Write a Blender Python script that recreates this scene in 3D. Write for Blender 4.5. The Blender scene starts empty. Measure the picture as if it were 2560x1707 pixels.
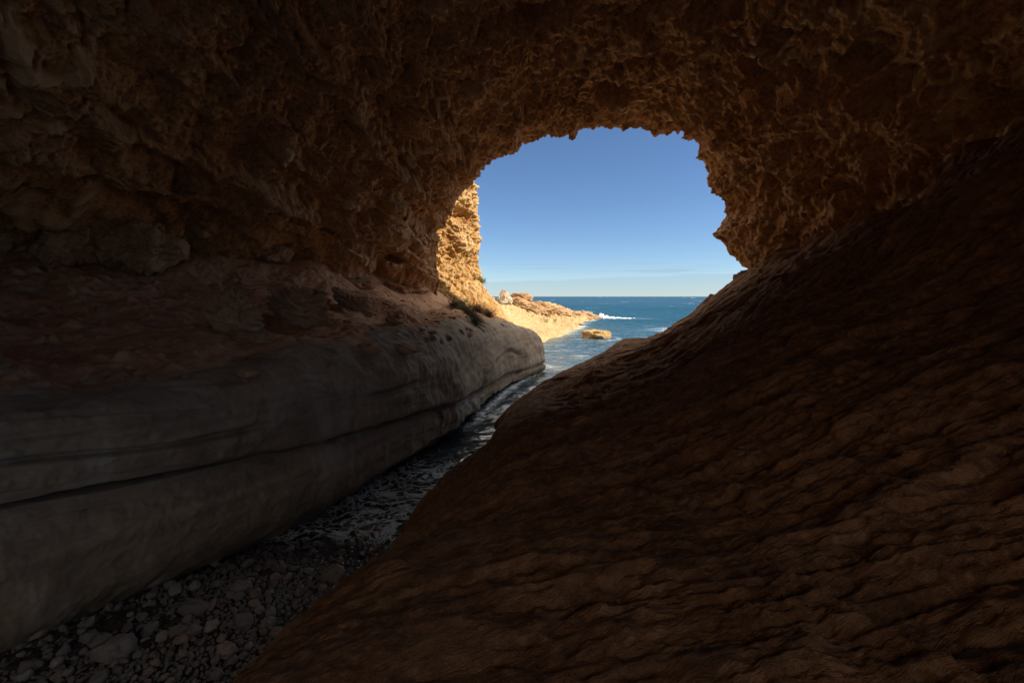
import bpy, bmesh, math, random
import numpy as np
from concurrent.futures import ThreadPoolExecutor
from mathutils import Vector, Matrix, Euler

RES = 1.0            # mesh density factor
rnd = random.Random(11)
scn = bpy.context.scene
col = scn.collection

# ---------------------------------------------------------------- camera
H = 4.5                                    # eye height above the water
FPX = 455.0                                # focal length in pixels of a 1024 px wide frame
cam_d = bpy.data.cameras.new("camera")
cam_d.sensor_width = 36.0
cam_d.lens = FPX / 1024.0 * 36.0
cam_d.clip_start = 0.05
cam_d.clip_end = 120000.0
cam = bpy.data.objects.new("camera", cam_d)
col.objects.link(cam)
cam.location = (0, 0, H)
cam.rotation_euler = (math.pi / 2, 0, 0)
cam_d.shift_y = -(341.0 - 296.1) / 1024.0
scn.camera = cam

# ---------------------------------------------------------------- sky, sun, exposure
SUN_EL, SUN_AZ = math.radians(37), math.radians(102)     # azimuth clockwise from the view direction (+Y)
w = bpy.data.worlds.new("World"); scn.world = w; w.use_nodes = True
nt = w.node_tree; nt.nodes.clear()
out = nt.nodes.new("ShaderNodeOutputWorld")
bg = nt.nodes.new("ShaderNodeBackground"); bg.inputs[1].default_value = 0.087
sky = nt.nodes.new("ShaderNodeTexSky"); sky.sky_type = 'NISHITA'; sky.sun_disc = False
sky.sun_elevation = SUN_EL; sky.sun_rotation = SUN_AZ
sky.air_density = 0.8; sky.dust_density = 0.0; sky.ozone_density = 6.0; sky.altitude = 0
# thin low stratus far out over the sea
tc = nt.nodes.new("ShaderNodeTexCoord")
sx = nt.nodes.new("ShaderNodeSeparateXYZ"); nt.links.new(tc.outputs['Generated'], sx.inputs[0])
mp = nt.nodes.new("ShaderNodeMapping"); mp.inputs['Scale'].default_value = (5, 5, 190)
nt.links.new(tc.outputs['Generated'], mp.inputs[0])
nz = nt.nodes.new("ShaderNodeTexNoise"); nz.inputs['Scale'].default_value = 1.0
nz.inputs['Detail'].default_value = 5; nz.inputs['Roughness'].default_value = 0.55
nt.links.new(mp.outputs[0], nz.inputs['Vector'])
def wmath(op, a, b=None, clamp=False):
    n = nt.nodes.new("ShaderNodeMath"); n.operation = op; n.use_clamp = clamp
    for i, v in enumerate((a, b)):
        if v is None: continue
        if isinstance(v, (int, float)): n.inputs[i].default_value = v
        else: nt.links.new(v, n.inputs[i])
    return n.outputs[0]
def wramp(v, a, b):
    n = nt.nodes.new("ShaderNodeMapRange"); n.interpolation_type = 'SMOOTHSTEP'
    nt.links.new(v, n.inputs['Value']); n.inputs['From Min'].default_value = a; n.inputs['From Max'].default_value = b
    return n.outputs['Result']
zz = sx.outputs['Z']
band = wmath('MULTIPLY', wramp(zz, 0.030, 0.058), wramp(zz, 0.112, 0.085))
streak = wmath('MULTIPLY', band, wramp(nz.outputs[0], 0.53, 0.64))
nz2 = nt.nodes.new("ShaderNodeTexNoise"); nz2.inputs['Scale'].default_value = 9
nz2.inputs['Detail'].default_value = 4
nt.links.new(tc.outputs['Generated'], nz2.inputs['Vector'])
edge = wmath('SUBTRACT', zz, wmath('MULTIPLY', wmath('SUBTRACT', nz2.outputs[0], 0.5), 0.012))
edge = wmath('SUBTRACT', edge, wmath('MULTIPLY', sx.outputs['X'], 0.03))
bank = wmath('MULTIPLY', wramp(edge, 0.0365, 0.031), 0.42)
cl = wmath('MAXIMUM', wmath('MULTIPLY', streak, 0.55), bank)
mix = nt.nodes.new("ShaderNodeMix"); mix.data_type = 'RGBA'
nt.links.new(cl, mix.inputs['Factor'])
hs = nt.nodes.new("ShaderNodeHueSaturation"); hs.inputs['Saturation'].default_value = 1.0; hs.inputs['Value'].default_value = 1.0
nt.links.new(sky.outputs[0], hs.inputs['Color'])
nt.links.new(hs.outputs[0], mix.inputs['A']); mix.inputs['B'].default_value = (2.9, 4.0, 5.0, 1)
# bright cloud added above the view to light the cave interior
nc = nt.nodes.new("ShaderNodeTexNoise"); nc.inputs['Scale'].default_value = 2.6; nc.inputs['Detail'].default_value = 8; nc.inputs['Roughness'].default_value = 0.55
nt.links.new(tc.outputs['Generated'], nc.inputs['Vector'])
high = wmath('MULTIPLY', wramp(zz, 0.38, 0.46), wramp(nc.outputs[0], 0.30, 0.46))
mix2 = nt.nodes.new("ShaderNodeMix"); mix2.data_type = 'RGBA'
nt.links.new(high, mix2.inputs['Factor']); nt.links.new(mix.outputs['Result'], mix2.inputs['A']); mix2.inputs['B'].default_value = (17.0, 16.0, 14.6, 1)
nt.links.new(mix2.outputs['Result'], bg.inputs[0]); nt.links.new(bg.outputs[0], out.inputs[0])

sun_d = bpy.data.lights.new("sun", 'SUN'); sun_d.energy = 5.0; sun_d.angle = math.radians(0.5)
sun_d.color = (1.0, 0.86, 0.66)
sun = bpy.data.objects.new("sun", sun_d); col.objects.link(sun)
sd = Vector((math.sin(SUN_AZ) * math.cos(SUN_EL), math.cos(SUN_AZ) * math.cos(SUN_EL), math.sin(SUN_EL)))
sun.rotation_euler = sd.to_track_quat('Z', 'Y').to_euler()
sun.location = sd * 60

vs = scn.view_settings
vs.view_transform = 'Standard'; vs.look = 'None'; vs.gamma = 1.0; vs.use_curve_mapping = False
vs.exposure = 0.6
scn.cycles.max_bounces = 10; scn.cycles.diffuse_bounces = 7; scn.cycles.glossy_bounces = 3
scn.cycles.use_denoising = True
scn.cycles.sample_clamp_indirect = 6.0

# ---------------------------------------------------------------- noise
_rs = np.random.RandomState(5)
PERM = _rs.permutation(256).astype(np.int32); PERM = np.concatenate([PERM, PERM, PERM])
GRAD = _rs.normal(size=(256, 3)).astype(np.float32); GRAD /= np.linalg.norm(GRAD, axis=1)[:, None]
RND3 = _rs.rand(256, 3).astype(np.float32)
def _pn(p):
    i = np.floor(p); f = p - i; i = i.astype(np.int32) & 255
    u = f * f * f * (f * (f * 6 - 15) + 10)
    X0, Y0, Z0 = i[:, 0], i[:, 1], i[:, 2]
    r = []
    for dx in (0, 1):
        a = PERM[X0 + dx]
        for dy in (0, 1):
            b = PERM[a + Y0 + dy]
            for dz in (0, 1):
                g = GRAD[PERM[b + Z0 + dz]]
                r.append(g[:, 0] * (f[:, 0] - dx) + g[:, 1] * (f[:, 1] - dy) + g[:, 2] * (f[:, 2] - dz))
    ux, uy, uz = u[:, 0], u[:, 1], u[:, 2]
    l = lambda a, b, t: a + (b - a) * t
    return l(l(l(r[0], r[1], uz), l(r[2], r[3], uz), uy), l(l(r[4], r[5], uz), l(r[6], r[7], uz), uy), ux) * 1.5
def _wo(p):
    """F1, F2 and a per-cell random number"""
    i = np.floor(p); f = p - i; i = i.astype(np.int32)
    n = len(p); f1 = np.full(n, 9, np.float32); f2 = f1.copy(); cid = np.zeros(n, np.int32)
    for dx in (-1, 0, 1):
        a = PERM[(i[:, 0] + dx) & 255]
        for dy in (-1, 0, 1):
            b = PERM[a + ((i[:, 1] + dy) & 255)]
            for dz in (-1, 0, 1):
                h = PERM[b + ((i[:, 2] + dz) & 255)]
                q = RND3[h]
                d = np.sqrt((q[:, 0] + dx - f[:, 0]) ** 2 + (q[:, 1] + dy - f[:, 1]) ** 2 + (q[:, 2] + dz - f[:, 2]) ** 2)
                c = d < f1
                f2 = np.where(c, f1, np.minimum(f2, d)); f1 = np.where(c, d, f1); cid = np.where(c, h, cid)
    return np.stack([f1, f2, RND3[cid, 0]], 1)
POOL = ThreadPoolExecutor(4)
def _run(fn, p):
    p = np.ascontiguousarray(p, np.float32)
    ch = [p[k:k + 40000] for k in range(0, len(p), 40000)]
    return np.concatenate(list(POOL.map(fn, ch)))
def noise(p, s=1.0, off=0.0): return _run(_pn, np.asarray(p) / np.float32(s) + np.float32(off + 37.3))
def worley(p, s=1.0, off=0.0): return _run(_wo, np.asarray(p) / np.float32(s) + np.float32(off + 11.7))
LIM = None            # grid spacing at each vertex: octaves too fine for the mesh fade out instead of turning into spikes
def _bl(s, p):
    if LIM is None or len(LIM) != len(p): return 1.0
    return np.clip((s / LIM - 1.7) / 2.0, 0, 1)
def fbm(p, s, oct=4, gain=0.5, off=0.0):
    r = 0; a = 1.0
    for k in range(oct):
        r = r + a * _bl(s, p) * noise(p, s, off + k * 7.1); a *= gain; s *= 0.5
    return r
def ridged(p, s, oct=3, gain=0.5, off=0.0):
    r = 0; a = 1.0; t = 0
    for k in range(oct):
        n = 1 - np.abs(noise(p, s, off + k * 5.3)) * 1.9
        b = _bl(s, p)
        r = r + a * (n * b + 0.5 * (1 - b)); t += a; a *= gain; s *= 0.48
    return r / t
def billow(p, s, oct=3, gain=0.5, off=0.0):
    r = 0; a = 1.0; t = 0
    for k in range(oct):
        r = r + a * _bl(s, p) * (np.abs(noise(p, s, off + k * 5.9)) * 2.2 - 0.6); t += a; a *= gain; s *= 0.5
    return r / t
def nodules(p, s, off=0.0, hollow=0.25):
    """rounded stones of a conglomerate, some of them fallen out and left as hollows: about -1 .. 1"""
    w = worley(p, s, off); e = w[:, 1] - w[:, 0]
    dome = np.sqrt(np.clip(e * 1.6, 0, 1))
    h = w[:, 2]
    return np.where(h < hollow, -dome * 0.9, dome * (0.35 + 0.65 * h)) - 0.25
def spacing(V):
    a = np.linalg.norm(np.gradient(V, axis=0), axis=2); b = np.linalg.norm(np.gradient(V, axis=1), axis=2)
    return np.maximum(a, b).astype(np.float32).ravel()
def vec3(p, s, off=0.0): return np.stack([noise(p, s, off), noise(p, s, off + 31.7), noise(p, s, off + 73.9)], 1)
def sstep(x, a, b):
    t = np.clip((x - a) / (b - a), 0, 1); return t * t * (3 - 2 * t)

# ---------------------------------------------------------------- helpers
def at(u, v, Y):
    """the point at depth Y seen in direction (u, v) of the 1024 px frame (level-horizon coordinates)"""
    return np.array([(u - 512) / FPX * Y, Y, H - (v - 296.1) / FPX * Y])
def cr(xs, ys, x):
    """smooth (finite-difference Hermite) interpolation of ys (n,...) given at xs"""
    xs = np.asarray(xs, float); ys = np.asarray(ys, float); x = np.asarray(x, float)
    m = np.gradient(ys, xs, axis=0)
    # keep it monotone where the data are
    d = np.diff(ys, axis=0) / np.diff(xs).reshape((-1,) + (1,) * (ys.ndim - 1))
    s = np.sign(d)
    for k in range(1, len(xs) - 1):
        flat = s[k - 1] * s[k] <= 0
        lim = 3 * np.minimum(np.abs(d[k - 1]), np.abs(d[k]))
        m[k] = np.where(flat, 0, np.clip(m[k], -lim, lim))
    x = np.clip(x, xs[0], xs[-1])
    k = np.clip(np.searchsorted(xs, x, side='right') - 1, 0, len(xs) - 2)
    h = (xs[k + 1] - xs[k]); t = (x - xs[k]) / h
    sh = (-1,) + (1,) * (ys.ndim - 1); t = t.reshape(sh); h = h.reshape(sh)
    return ((2 * t**3 - 3 * t**2 + 1) * ys[k] + (t**3 - 2 * t**2 + t) * h * m[k] + (-2 * t**3 + 3 * t**2) * ys[k + 1] + (t**3 - t**2) * h * m[k + 1])
def grid_normals(V):
    a = np.gradient(V, axis=0); b = np.gradient(V, axis=1)
    n = np.cross(a, b); n /= (np.linalg.norm(n, axis=2)[..., None] + 1e-9)
    return n
def mesh_from(name, verts, faces, smooth=True):
    """verts (n,3), faces (m,k) all of one size"""
    me = bpy.data.meshes.new(name)
    verts = np.ascontiguousarray(verts, np.float32); faces = np.ascontiguousarray(faces, np.int32)
    m, k = faces.shape
    me.vertices.add(len(verts)); me.vertices.foreach_set("co", verts.ravel())
    me.loops.add(m * k); me.loops.foreach_set("vertex_index", faces.ravel())
    me.polygons.add(m); me.polygons.foreach_set("loop_start", np.arange(0, m * k, k, dtype=np.int32))
    me.polygons.foreach_set("use_smooth", np.full(m, smooth, bool))
    me.update(calc_edges=True)
    return me
def grid_faces(n, m, flip=False):
    i = np.arange(n * m, dtype=np.int32).reshape(n, m)
    f = np.stack([i[:-1, :-1], i[1:, :-1], i[1:, 1:], i[:-1, 1:]], -1).reshape(-1, 4)
    return f[:, ::-1] if flip else f
def grid_obj(name, V, mat, attrs={}, flip=False, kind='structure', smooth=True, keep=None):
    n, m, _ = V.shape
    F = grid_faces(n, m, flip)
    if keep is not None: F = F[keep[:-1, :-1].ravel()]
    me = mesh_from(name, V.reshape(-1, 3), F, smooth)
    for k, a in attrs.items():
        at_ = me.attributes.new(k, 'FLOAT', 'POINT'); at_.data.foreach_set("value", np.ascontiguousarray(a, np.float32).ravel())
    me.materials.append(mat)
    o = bpy.data.objects.new(name, me); col.objects.link(o)
    if kind: o["kind"] = kind
    return o
def tag(o, label, cat, group=None):
    o["label"] = label; o["category"] = cat
    if group: o["group"] = group
    return o
def seam(V, k0, k1, axis=0): pass

# ---------------------------------------------------------------- materials
class NT:
    def __init__(s, name):
        s.m = bpy.data.materials.new(name); s.m.use_nodes = True; s.t = s.m.node_tree
        s.t.nodes.clear(); s.o = s.n("OutputMaterial"); s.p = s.n("BsdfPrincipled"); s.l(s.p.outputs[0], s.o.inputs[0])
        s.tc = s.n("TexCoord"); s.co = s.tc.outputs['Object']
    def n(s, t): return s.t.nodes.new("ShaderNode" + t)
    def l(s, a, b): s.t.links.new(a, b)
    def noise(s, sc, det=5, rough=0.55, stretch=None, dist=0, vec=None):
        n = s.n("TexNoise"); n.inputs['Scale'].default_value = sc; n.inputs['Detail'].default_value = det
        n.inputs['Roughness'].default_value = rough; n.inputs['Distortion'].default_value = dist
        v = vec or s.co
        if stretch:
            mp = s.n("Mapping"); mp.inputs['Scale'].default_value = stretch; s.l(v, mp.inputs[0]); v = mp.outputs[0]
        s.l(v, n.inputs['Vector']); return n.outputs[0]
    def ramp(s, v, pts):
        r = s.n("ValToRGB"); e = r.color_ramp.elements
        while len(e) < len(pts): e.new(0.5)
        for k, (p, c) in enumerate(pts): e[k].position = p; e[k].color = (*c, 1)
        s.l(v, r.inputs[0]); return r.outputs[0]
    def rng(s, v, a, b, c=0.0, d=1.0):
        n = s.n("MapRange"); n.interpolation_type = 'SMOOTHSTEP'
        for k, x in (('From Min', a), ('From Max', b), ('To Min', c), ('To Max', d)): n.inputs[k].default_value = x
        s.l(v, n.inputs['Value']); return n.outputs['Result']
    def math(s, op, a, b=None):
        n = s.n("Math"); n.operation = op
        for i, v in enumerate((a, b)):
            if v is None: continue
            if isinstance(v, (int, float)): n.inputs[i].default_value = v
            else: s.l(v, n.inputs[i])
        return n.outputs[0]
    def mix(s, f, a, b, mode='MIX'):
        n = s.n("Mix"); n.data_type = 'RGBA'; n.blend_type = mode
        for k, v in (('Factor', f), ('A', a), ('B', b)):
            if isinstance(v, (int, float)): n.inputs[k].default_value = v
            elif isinstance(v, tuple): n.inputs[k].default_value = (*v, 1)
            else: s.l(v, n.inputs[k])
        return n.outputs['Result']
    def attr(s, name):
        n = s.n("Attribute"); n.attribute_name = name; return n.outputs['Fac']
    def bump(s, h, strength, dist, prev=None):
        b = s.n("Bump"); b.inputs['Strength'].default_value = strength; b.inputs['Distance'].default_value = dist
        s.l(h, b.inputs['Height'])
        if prev is not None: s.l(prev, b.inputs['Normal'])
        return b.outputs[0]
    def done(s, colr, rough=0.9, nrm=None, spec=0.25):
        if isinstance(colr, tuple): s.p.inputs['Base Color'].default_value = (*colr, 1)
        else: s.l(colr, s.p.inputs['Base Color'])
        if isinstance(rough, (int, float)): s.p.inputs['Roughness'].default_value = rough
        else: s.l(rough, s.p.inputs['Roughness'])
        s.p.inputs['Specular IOR Level'].default_value = spec
        if nrm is not None: s.l(nrm, s.p.inputs['Normal'])
        return s.m

def rock_mat(name, dark, mid, pale, pale_amt=0.5, scale=1.0, rough=0.92, bump=0.6, stretch=(1, 1, 1), attr=None, mott=0.55, grain=False):
    m = NT(name)
    a = m.noise(0.35 * scale, 6, 0.6, stretch); b = m.noise(2.2 * scale, 6, 0.65, stretch, 0.6); c = m.noise(14 * scale, 5, 0.7, stretch)
    base = m.ramp(m.math('ADD', m.math('MULTIPLY', a, 0.6), m.math('MULTIPLY', b, 0.4)), [(0.36, dark), (0.5, mid), (0.66, tuple(0.6 * x + 0.4 * y for x, y in zip(mid, pale)))])
    base = m.mix(m.rng(c, 0.40, 0.66, 0, 0.55), base, pale)
    mt = m.noise(6 * scale, 5, 0.76, stretch)
    base = m.mix(m.rng(mt, 0.40, 0.56, mott, 0.0), base, tuple(0.55 * x for x in dark))
    if attr:
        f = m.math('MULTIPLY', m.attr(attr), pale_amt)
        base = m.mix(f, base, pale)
    if grain:      # streaky grain running down the slope
        mpg = m.n("Mapping"); mpg.inputs['Rotation'].default_value = (0, math.radians(31), math.radians(-8)); m.l(m.co, mpg.inputs[0])
        mt = m.noise(5.5, 7, 0.75, (0.22, 1, 0.9), 0.5, mpg.outputs[0])
        base = m.mix(m.rng(mt, 0.52, 0.66, 0, 0.6), base, pale); base = m.mix(m.rng(mt, 0.48, 0.36, 0, 0.55), base, tuple(0.5 * x for x in dark))
    d = m.noise(38 * scale, 4, 0.7, stretch)
    gpy = m.n('NewGeometry'); sy = m.n('SeparateXYZ'); m.l(gpy.outputs['Position'], sy.inputs[0])
    d = m.math('MULTIPLY', d, m.rng(sy.outputs['Y'], 6, 20, 1.0, 0.05))
    n1 = m.bump(mt, min(1, bump * 1.2), 0.16 / scale); n2 = m.bump(d, bump, 0.02 / scale, n1)
    return m.done(base, rough, n2)

M = {}
M['roof'] = rock_mat("cave_limestone", (0.29, 0.125, 0.047), (0.46, 0.235, 0.10), (0.64, 0.47, 0.30), 0.85, 1.0, 0.95, 0.7, attr='ridge')
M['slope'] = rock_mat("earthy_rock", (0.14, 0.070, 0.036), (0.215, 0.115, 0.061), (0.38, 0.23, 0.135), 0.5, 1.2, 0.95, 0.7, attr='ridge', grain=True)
M['cliff'] = rock_mat("golden_cliff_rock", (0.33, 0.155, 0.045), (0.48, 0.285, 0.105), (0.58, 0.43, 0.23), 0.7, 1.2, 0.95, 0.6, attr='ridge')
M['boulder'] = rock_mat("boulder_rock", (0.34, 0.20, 0.12), (0.48, 0.305, 0.19), (0.60, 0.44, 0.30), 0.3, 0.9, 0.93, 0.5, mott=0.35)
M['shore'] = rock_mat("pale_sandstone", (0.28, 0.165, 0.065), (0.39, 0.265, 0.125), (0.47, 0.355, 0.205), 0.4, 0.5, 0.9, 0.18)
M['red'] = rock_mat("rusty_rock", (0.25, 0.125, 0.055), (0.40, 0.24, 0.115), (0.50, 0.36, 0.21), 0.4, 0.9, 0.92, 0.6, (1, 1, 4))
M['white'] = rock_mat("white_rock", (0.34, 0.26, 0.17), (0.50, 0.42, 0.31), (0.60, 0.53, 0.42), 0.4, 0.8, 0.92, 0.5)
M['islet'] = rock_mat("yellow_rock", (0.32, 0.19, 0.07), (0.42, 0.28, 0.12), (0.50, 0.37, 0.19), 0.4, 0.9, 0.9, 0.5, (1, 1, 3))

def ledge_mat():
    m = NT("ledge_sandstone")
    sand = m.attr('sand'); strat = m.attr('strat'); stain = m.attr('stain')
    a = m.noise(0.8, 6, 0.6); b = m.noise(4, 6, 0.65); c = m.noise(26, 5, 0.7); g = m.noise(90, 3, 0.7)
    st = m.noise(1.0, 6, 0.6, (0.25, 0.25, 7))
    rock = m.ramp(m.math('ADD', m.math('MULTIPLY', a, 0.5), m.math('MULTIPLY', st, 0.5)), [(0.34, (0.20, 0.16, 0.11)), (0.5, (0.32, 0.262, 0.185)), (0.66, (0.42, 0.352, 0.26))])
    rock = m.mix(m.rng(b, 0.52, 0.72, 0, 0.45), rock, (0.27, 0.18, 0.085))
    # white mineral runs and dark wet streaks down the face
    vr = m.noise(2.3, 4, 0.6, (1, 1, 0.12)); 
    rock = m.mix(m.math('MULTIPLY', m.rng(vr, 0.54, 0.66), m.rng(strat, 0.1, 0.8, 0.65, 0.40)), rock, (0.50, 0.46, 0.40))
    # dark green algae along the foot of the bench
    al = m.math('MULTIPLY', m.rng(strat, 0.42, 0.04), m.rng(a, 0.40, 0.62, 0.35, 1.0))
    rock = m.mix(m.math('MULTIPLY', al, 0.85), rock, (0.085, 0.085, 0.058))
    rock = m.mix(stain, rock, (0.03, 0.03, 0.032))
    sn = m.ramp(m.math('ADD', m.math('MULTIPLY', b, 0.5), m.math('MULTIPLY', c, 0.5)), [(0.33, (0.37, 0.185, 0.10)), (0.5, (0.54, 0.30, 0.165)), (0.68, (0.63, 0.42, 0.27))])
    base = m.mix(sand, rock, sn)
    base = m.mix(m.rng(g, 0.35, 0.75, 0, 0.25), base, (0.45, 0.33, 0.24))
    gpy = m.n('NewGeometry'); sy = m.n('SeparateXYZ'); m.l(gpy.outputs['Position'], sy.inputs[0])
    fd = m.rng(sy.outputs['Y'], 7, 17, 1.0, 0.04)
    n1 = m.bump(m.math('MULTIPLY', c, fd), 0.45, 0.03); n2 = m.bump(m.math('MULTIPLY', g, fd), 0.6, 0.012, n1)
    return m.done(base, m.rng(stain, 0, 1, 0.9, 0.35), n2)
M['ledge'] = ledge_mat()

def pebble_mat():
    m = NT("beach_stone")
    oi = m.n("ObjectInfo"); wet = m.attr('wet')
    a = m.noise(9, 5, 0.65); b = m.noise(60, 4, 0.7)
    base = m.ramp(oi.outputs['Random'], [(0.0, (0.14, 0.13, 0.13)), (0.4, (0.25, 0.235, 0.23)), (0.65, (0.19, 0.19, 0.20)), (0.85, (0.34, 0.32, 0.30)), (1.0, (0.28, 0.21, 0.165))])
    base = m.mix(m.rng(a, 0.35, 0.7, 0, 0.5), base, (0.13, 0.10, 0.085), )
    base = m.mix(m.rng(b, 0.55, 0.75, 0, 0.35), base, (0.40, 0.36, 0.32))
    gp = m.n("NewGeometry"); sx = m.n("SeparateXYZ"); m.l(gp.outputs['Position'], sx.inputs[0])
    wet = m.rng(sx.outputs['Y'], 6.6, 8.0)
    base = m.mix(m.math('MULTIPLY', wet, 0.65), base, (0.05, 0.036, 0.03))
    return m.done(base, m.rng(wet, 0, 1, 0.55, 0.2), m.bump(b, 0.5, 0.01), 0.5)
M['pebble'] = pebble_mat()

def bed_mat():
    m = NT("pebble_gravel")
    v = m.n("TexVoronoi"); v.inputs['Scale'].default_value = 16; m.l(m.co, v.inputs['Vector'])
    base = m.ramp(m.noise(20, 3), [(0.3, (0.03, 0.026, 0.023)), (0.7, (0.07, 0.06, 0.052))])
    return m.done(base, 0.7, m.bump(v.outputs[0], 0.9, 0.05))
M['bed'] = bed_mat()

def sea_mat():
    m = NT("sea_water")
    foam = m.attr('foam'); shal = m.attr('shallow')
    gp = m.n("NewGeometry"); sx = m.n("SeparateXYZ"); m.l(gp.outputs['Position'], sx.inputs[0])
    far = m.rng(sx.outputs['Y'], 30, 400)
    deep = m.mix(far, (0.009, 0.055, 0.100), (0.008, 0.056, 0.115))
    pat = m.noise(0.035, 4, 0.6, (0.35, 1, 1))
    deep = m.mix(m.rng(pat, 0.4, 0.65, 0, 0.45), deep, (0.005, 0.036, 0.070))
    wp = m.noise(0.9, 4, 0.6, (0.6, 1, 1), 1.0)
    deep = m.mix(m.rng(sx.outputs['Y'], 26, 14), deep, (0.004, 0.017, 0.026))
    sh = m.math('MULTIPLY', shal, m.rng(wp, 0.3, 0.6, 0.45, 1.0))
    base = m.mix(sh, deep, (0.17, 0.155, 0.075))
    # broken streaks of foam
    f1 = m.noise(0.95, 5, 0.58, (1, 1, 1), 1.8); f2 = m.noise(2.1, 5, 0.6, (1, 1, 1), 1.4)
    rg = lambda f, w_: m.rng(m.math('ABSOLUTE', m.math('SUBTRACT', f, 0.5)), 0.0, w_, 1.0, 0.0)
    lace = m.math('MAXIMUM', rg(f1, 0.045), m.math('MULTIPLY', rg(f2, 0.05), 0.8))
    fn = m.noise(2.6, 6, 0.65)
    thick = m.rng(m.math('ADD', foam, m.math('MULTIPLY', m.math('SUBTRACT', fn, 0.5), 0.8)), 0.75, 1.0)
    ff = m.math('MAXIMUM', m.math('MULTIPLY', m.math('MULTIPLY', lace, m.rng(foam, 0.1, 0.8)), 0.8), thick)
    base = m.mix(ff, base, (0.72, 0.80, 0.86))
    b1 = m.noise(0.55, 4, 0.6, (0.55, 1, 1), 0.4); b2 = m.noise(2.2, 5, 0.65, (0.6, 1, 1), 0.4); b3 = m.noise(9, 4, 0.6, (0.7, 1, 1))
    n1 = m.bump(b1, 0.6, 0.40); n2 = m.bump(b2, 0.55, 0.12, n1); n3 = m.bump(b3, 0.35, 0.03, n2)
    mt = m.done(base, 0.9, n3, 0.0)
    g = m.n("BsdfGlossy"); m.l(n3, g.inputs['Normal']); m.l(m.rng(sx.outputs['Y'], 20, 300, 0.05, 0.22), g.inputs['Roughness'])
    fr = m.n("Fresnel"); fr.inputs['IOR'].default_value = 1.33; m.l(n3, fr.inputs['Normal'])
    k = m.math('MULTIPLY', m.math('MULTIPLY', fr.outputs[0], m.rng(sx.outputs['Y'], 10, 90, 0.34, 0.14)), m.math('SUBTRACT', 1.0, ff))
    ms = m.n("MixShader"); m.l(k, ms.inputs[0]); m.l(m.p.outputs[0], ms.inputs[1]); m.l(g.outputs[0], ms.inputs[2]); m.l(ms.outputs[0], m.o.inputs[0])
    return mt
M['sea'] = sea_mat()
M['foam'] = NT("white_foam").done((0.85, 0.87, 0.88), 0.8)
def leaf_mat(name, a, b):
    m = NT(name); oi = m.noise(3, 3); return m.done(m.ramp(oi, [(0.35, a), (0.65, b)]), 0.7)
M['grass'] = leaf_mat("grey_green_blades", (0.085, 0.085, 0.045), (0.19, 0.18, 0.10))
M['twig'] = leaf_mat("dry_twigs", (0.09, 0.055, 0.035), (0.20, 0.12, 0.075))
M['olive'] = leaf_mat("olive_leaves", (0.10, 0.11, 0.04), (0.22, 0.21, 0.09))

# ---------------------------------------------------------------- cave roof and walls
YM = 25.6
FILL_GAP = (-30, 88)      # limits of an opening added for fill light: depth, angle; cuts nothing
Z5 = [(1960,1040),(1950,945),(1900,910),(1850,850),(1810,790),(1762,764),(1757,742),(1778,700),(1815,640),(1806,575),(1750,545),(1712,472),(1716,400),(1703,345),(1652,322),(1686,276),(1668,236),(1612,238),(1577,216),(1582,186),(1500,190),(1450,196),(1400,195),(1345,184),(1300,170),(1260,155),(1210,158),(1150,150),(1100,152),(1030,158),(985,170),(967,196),(945,180),(910,192),(870,190),(800,195),(750,208),(700,235),(660,255),(600,285),(540,310),(497,345),(460,365),(420,440),(370,500),(330,560),(300,640),(245,690),(215,760),(235,800),(215,870),(230,940),(240,1000),(235,1060),(230,1150),(225,1250)]
zz5 = np.array([((x / 2.24 + 1000) / 2.5 - 512, 296.1 - (y / 2.24 + 250) / 2.5) for x, y in Z5])
th5 = np.degrees(np.arctan2(zz5[:, 1], zz5[:, 0])); th5 = np.where(th5 < -90, th5 + 360, th5); r5 = np.hypot(zz5[:, 0], zz5[:, 1])
o_ = np.argsort(th5); th5, r5 = th5[o_], r5[o_]
def mouth_y(th): return 22.9 + (YM - 22.9) * sstep(th, 55, 125)      # the right side of the mouth lies farther back
def R_mouth(th): return np.interp(th, th5, r5) / FPX * mouth_y(th)
TI = [-25, 0, 10, 20, 30, 40, 58, 75, 90, 110, 130, 150, 162, 167, 171, 176, 185, 200]
RI = [13.8, 13.6, 13.4, 13.2, 13.2, 12.8, 11.9, 10.2, 9.1, 8.7, 8.9, 9.5, 10.5, 11.2, 14.2, 15.2, 15.5, 15.5]
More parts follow.
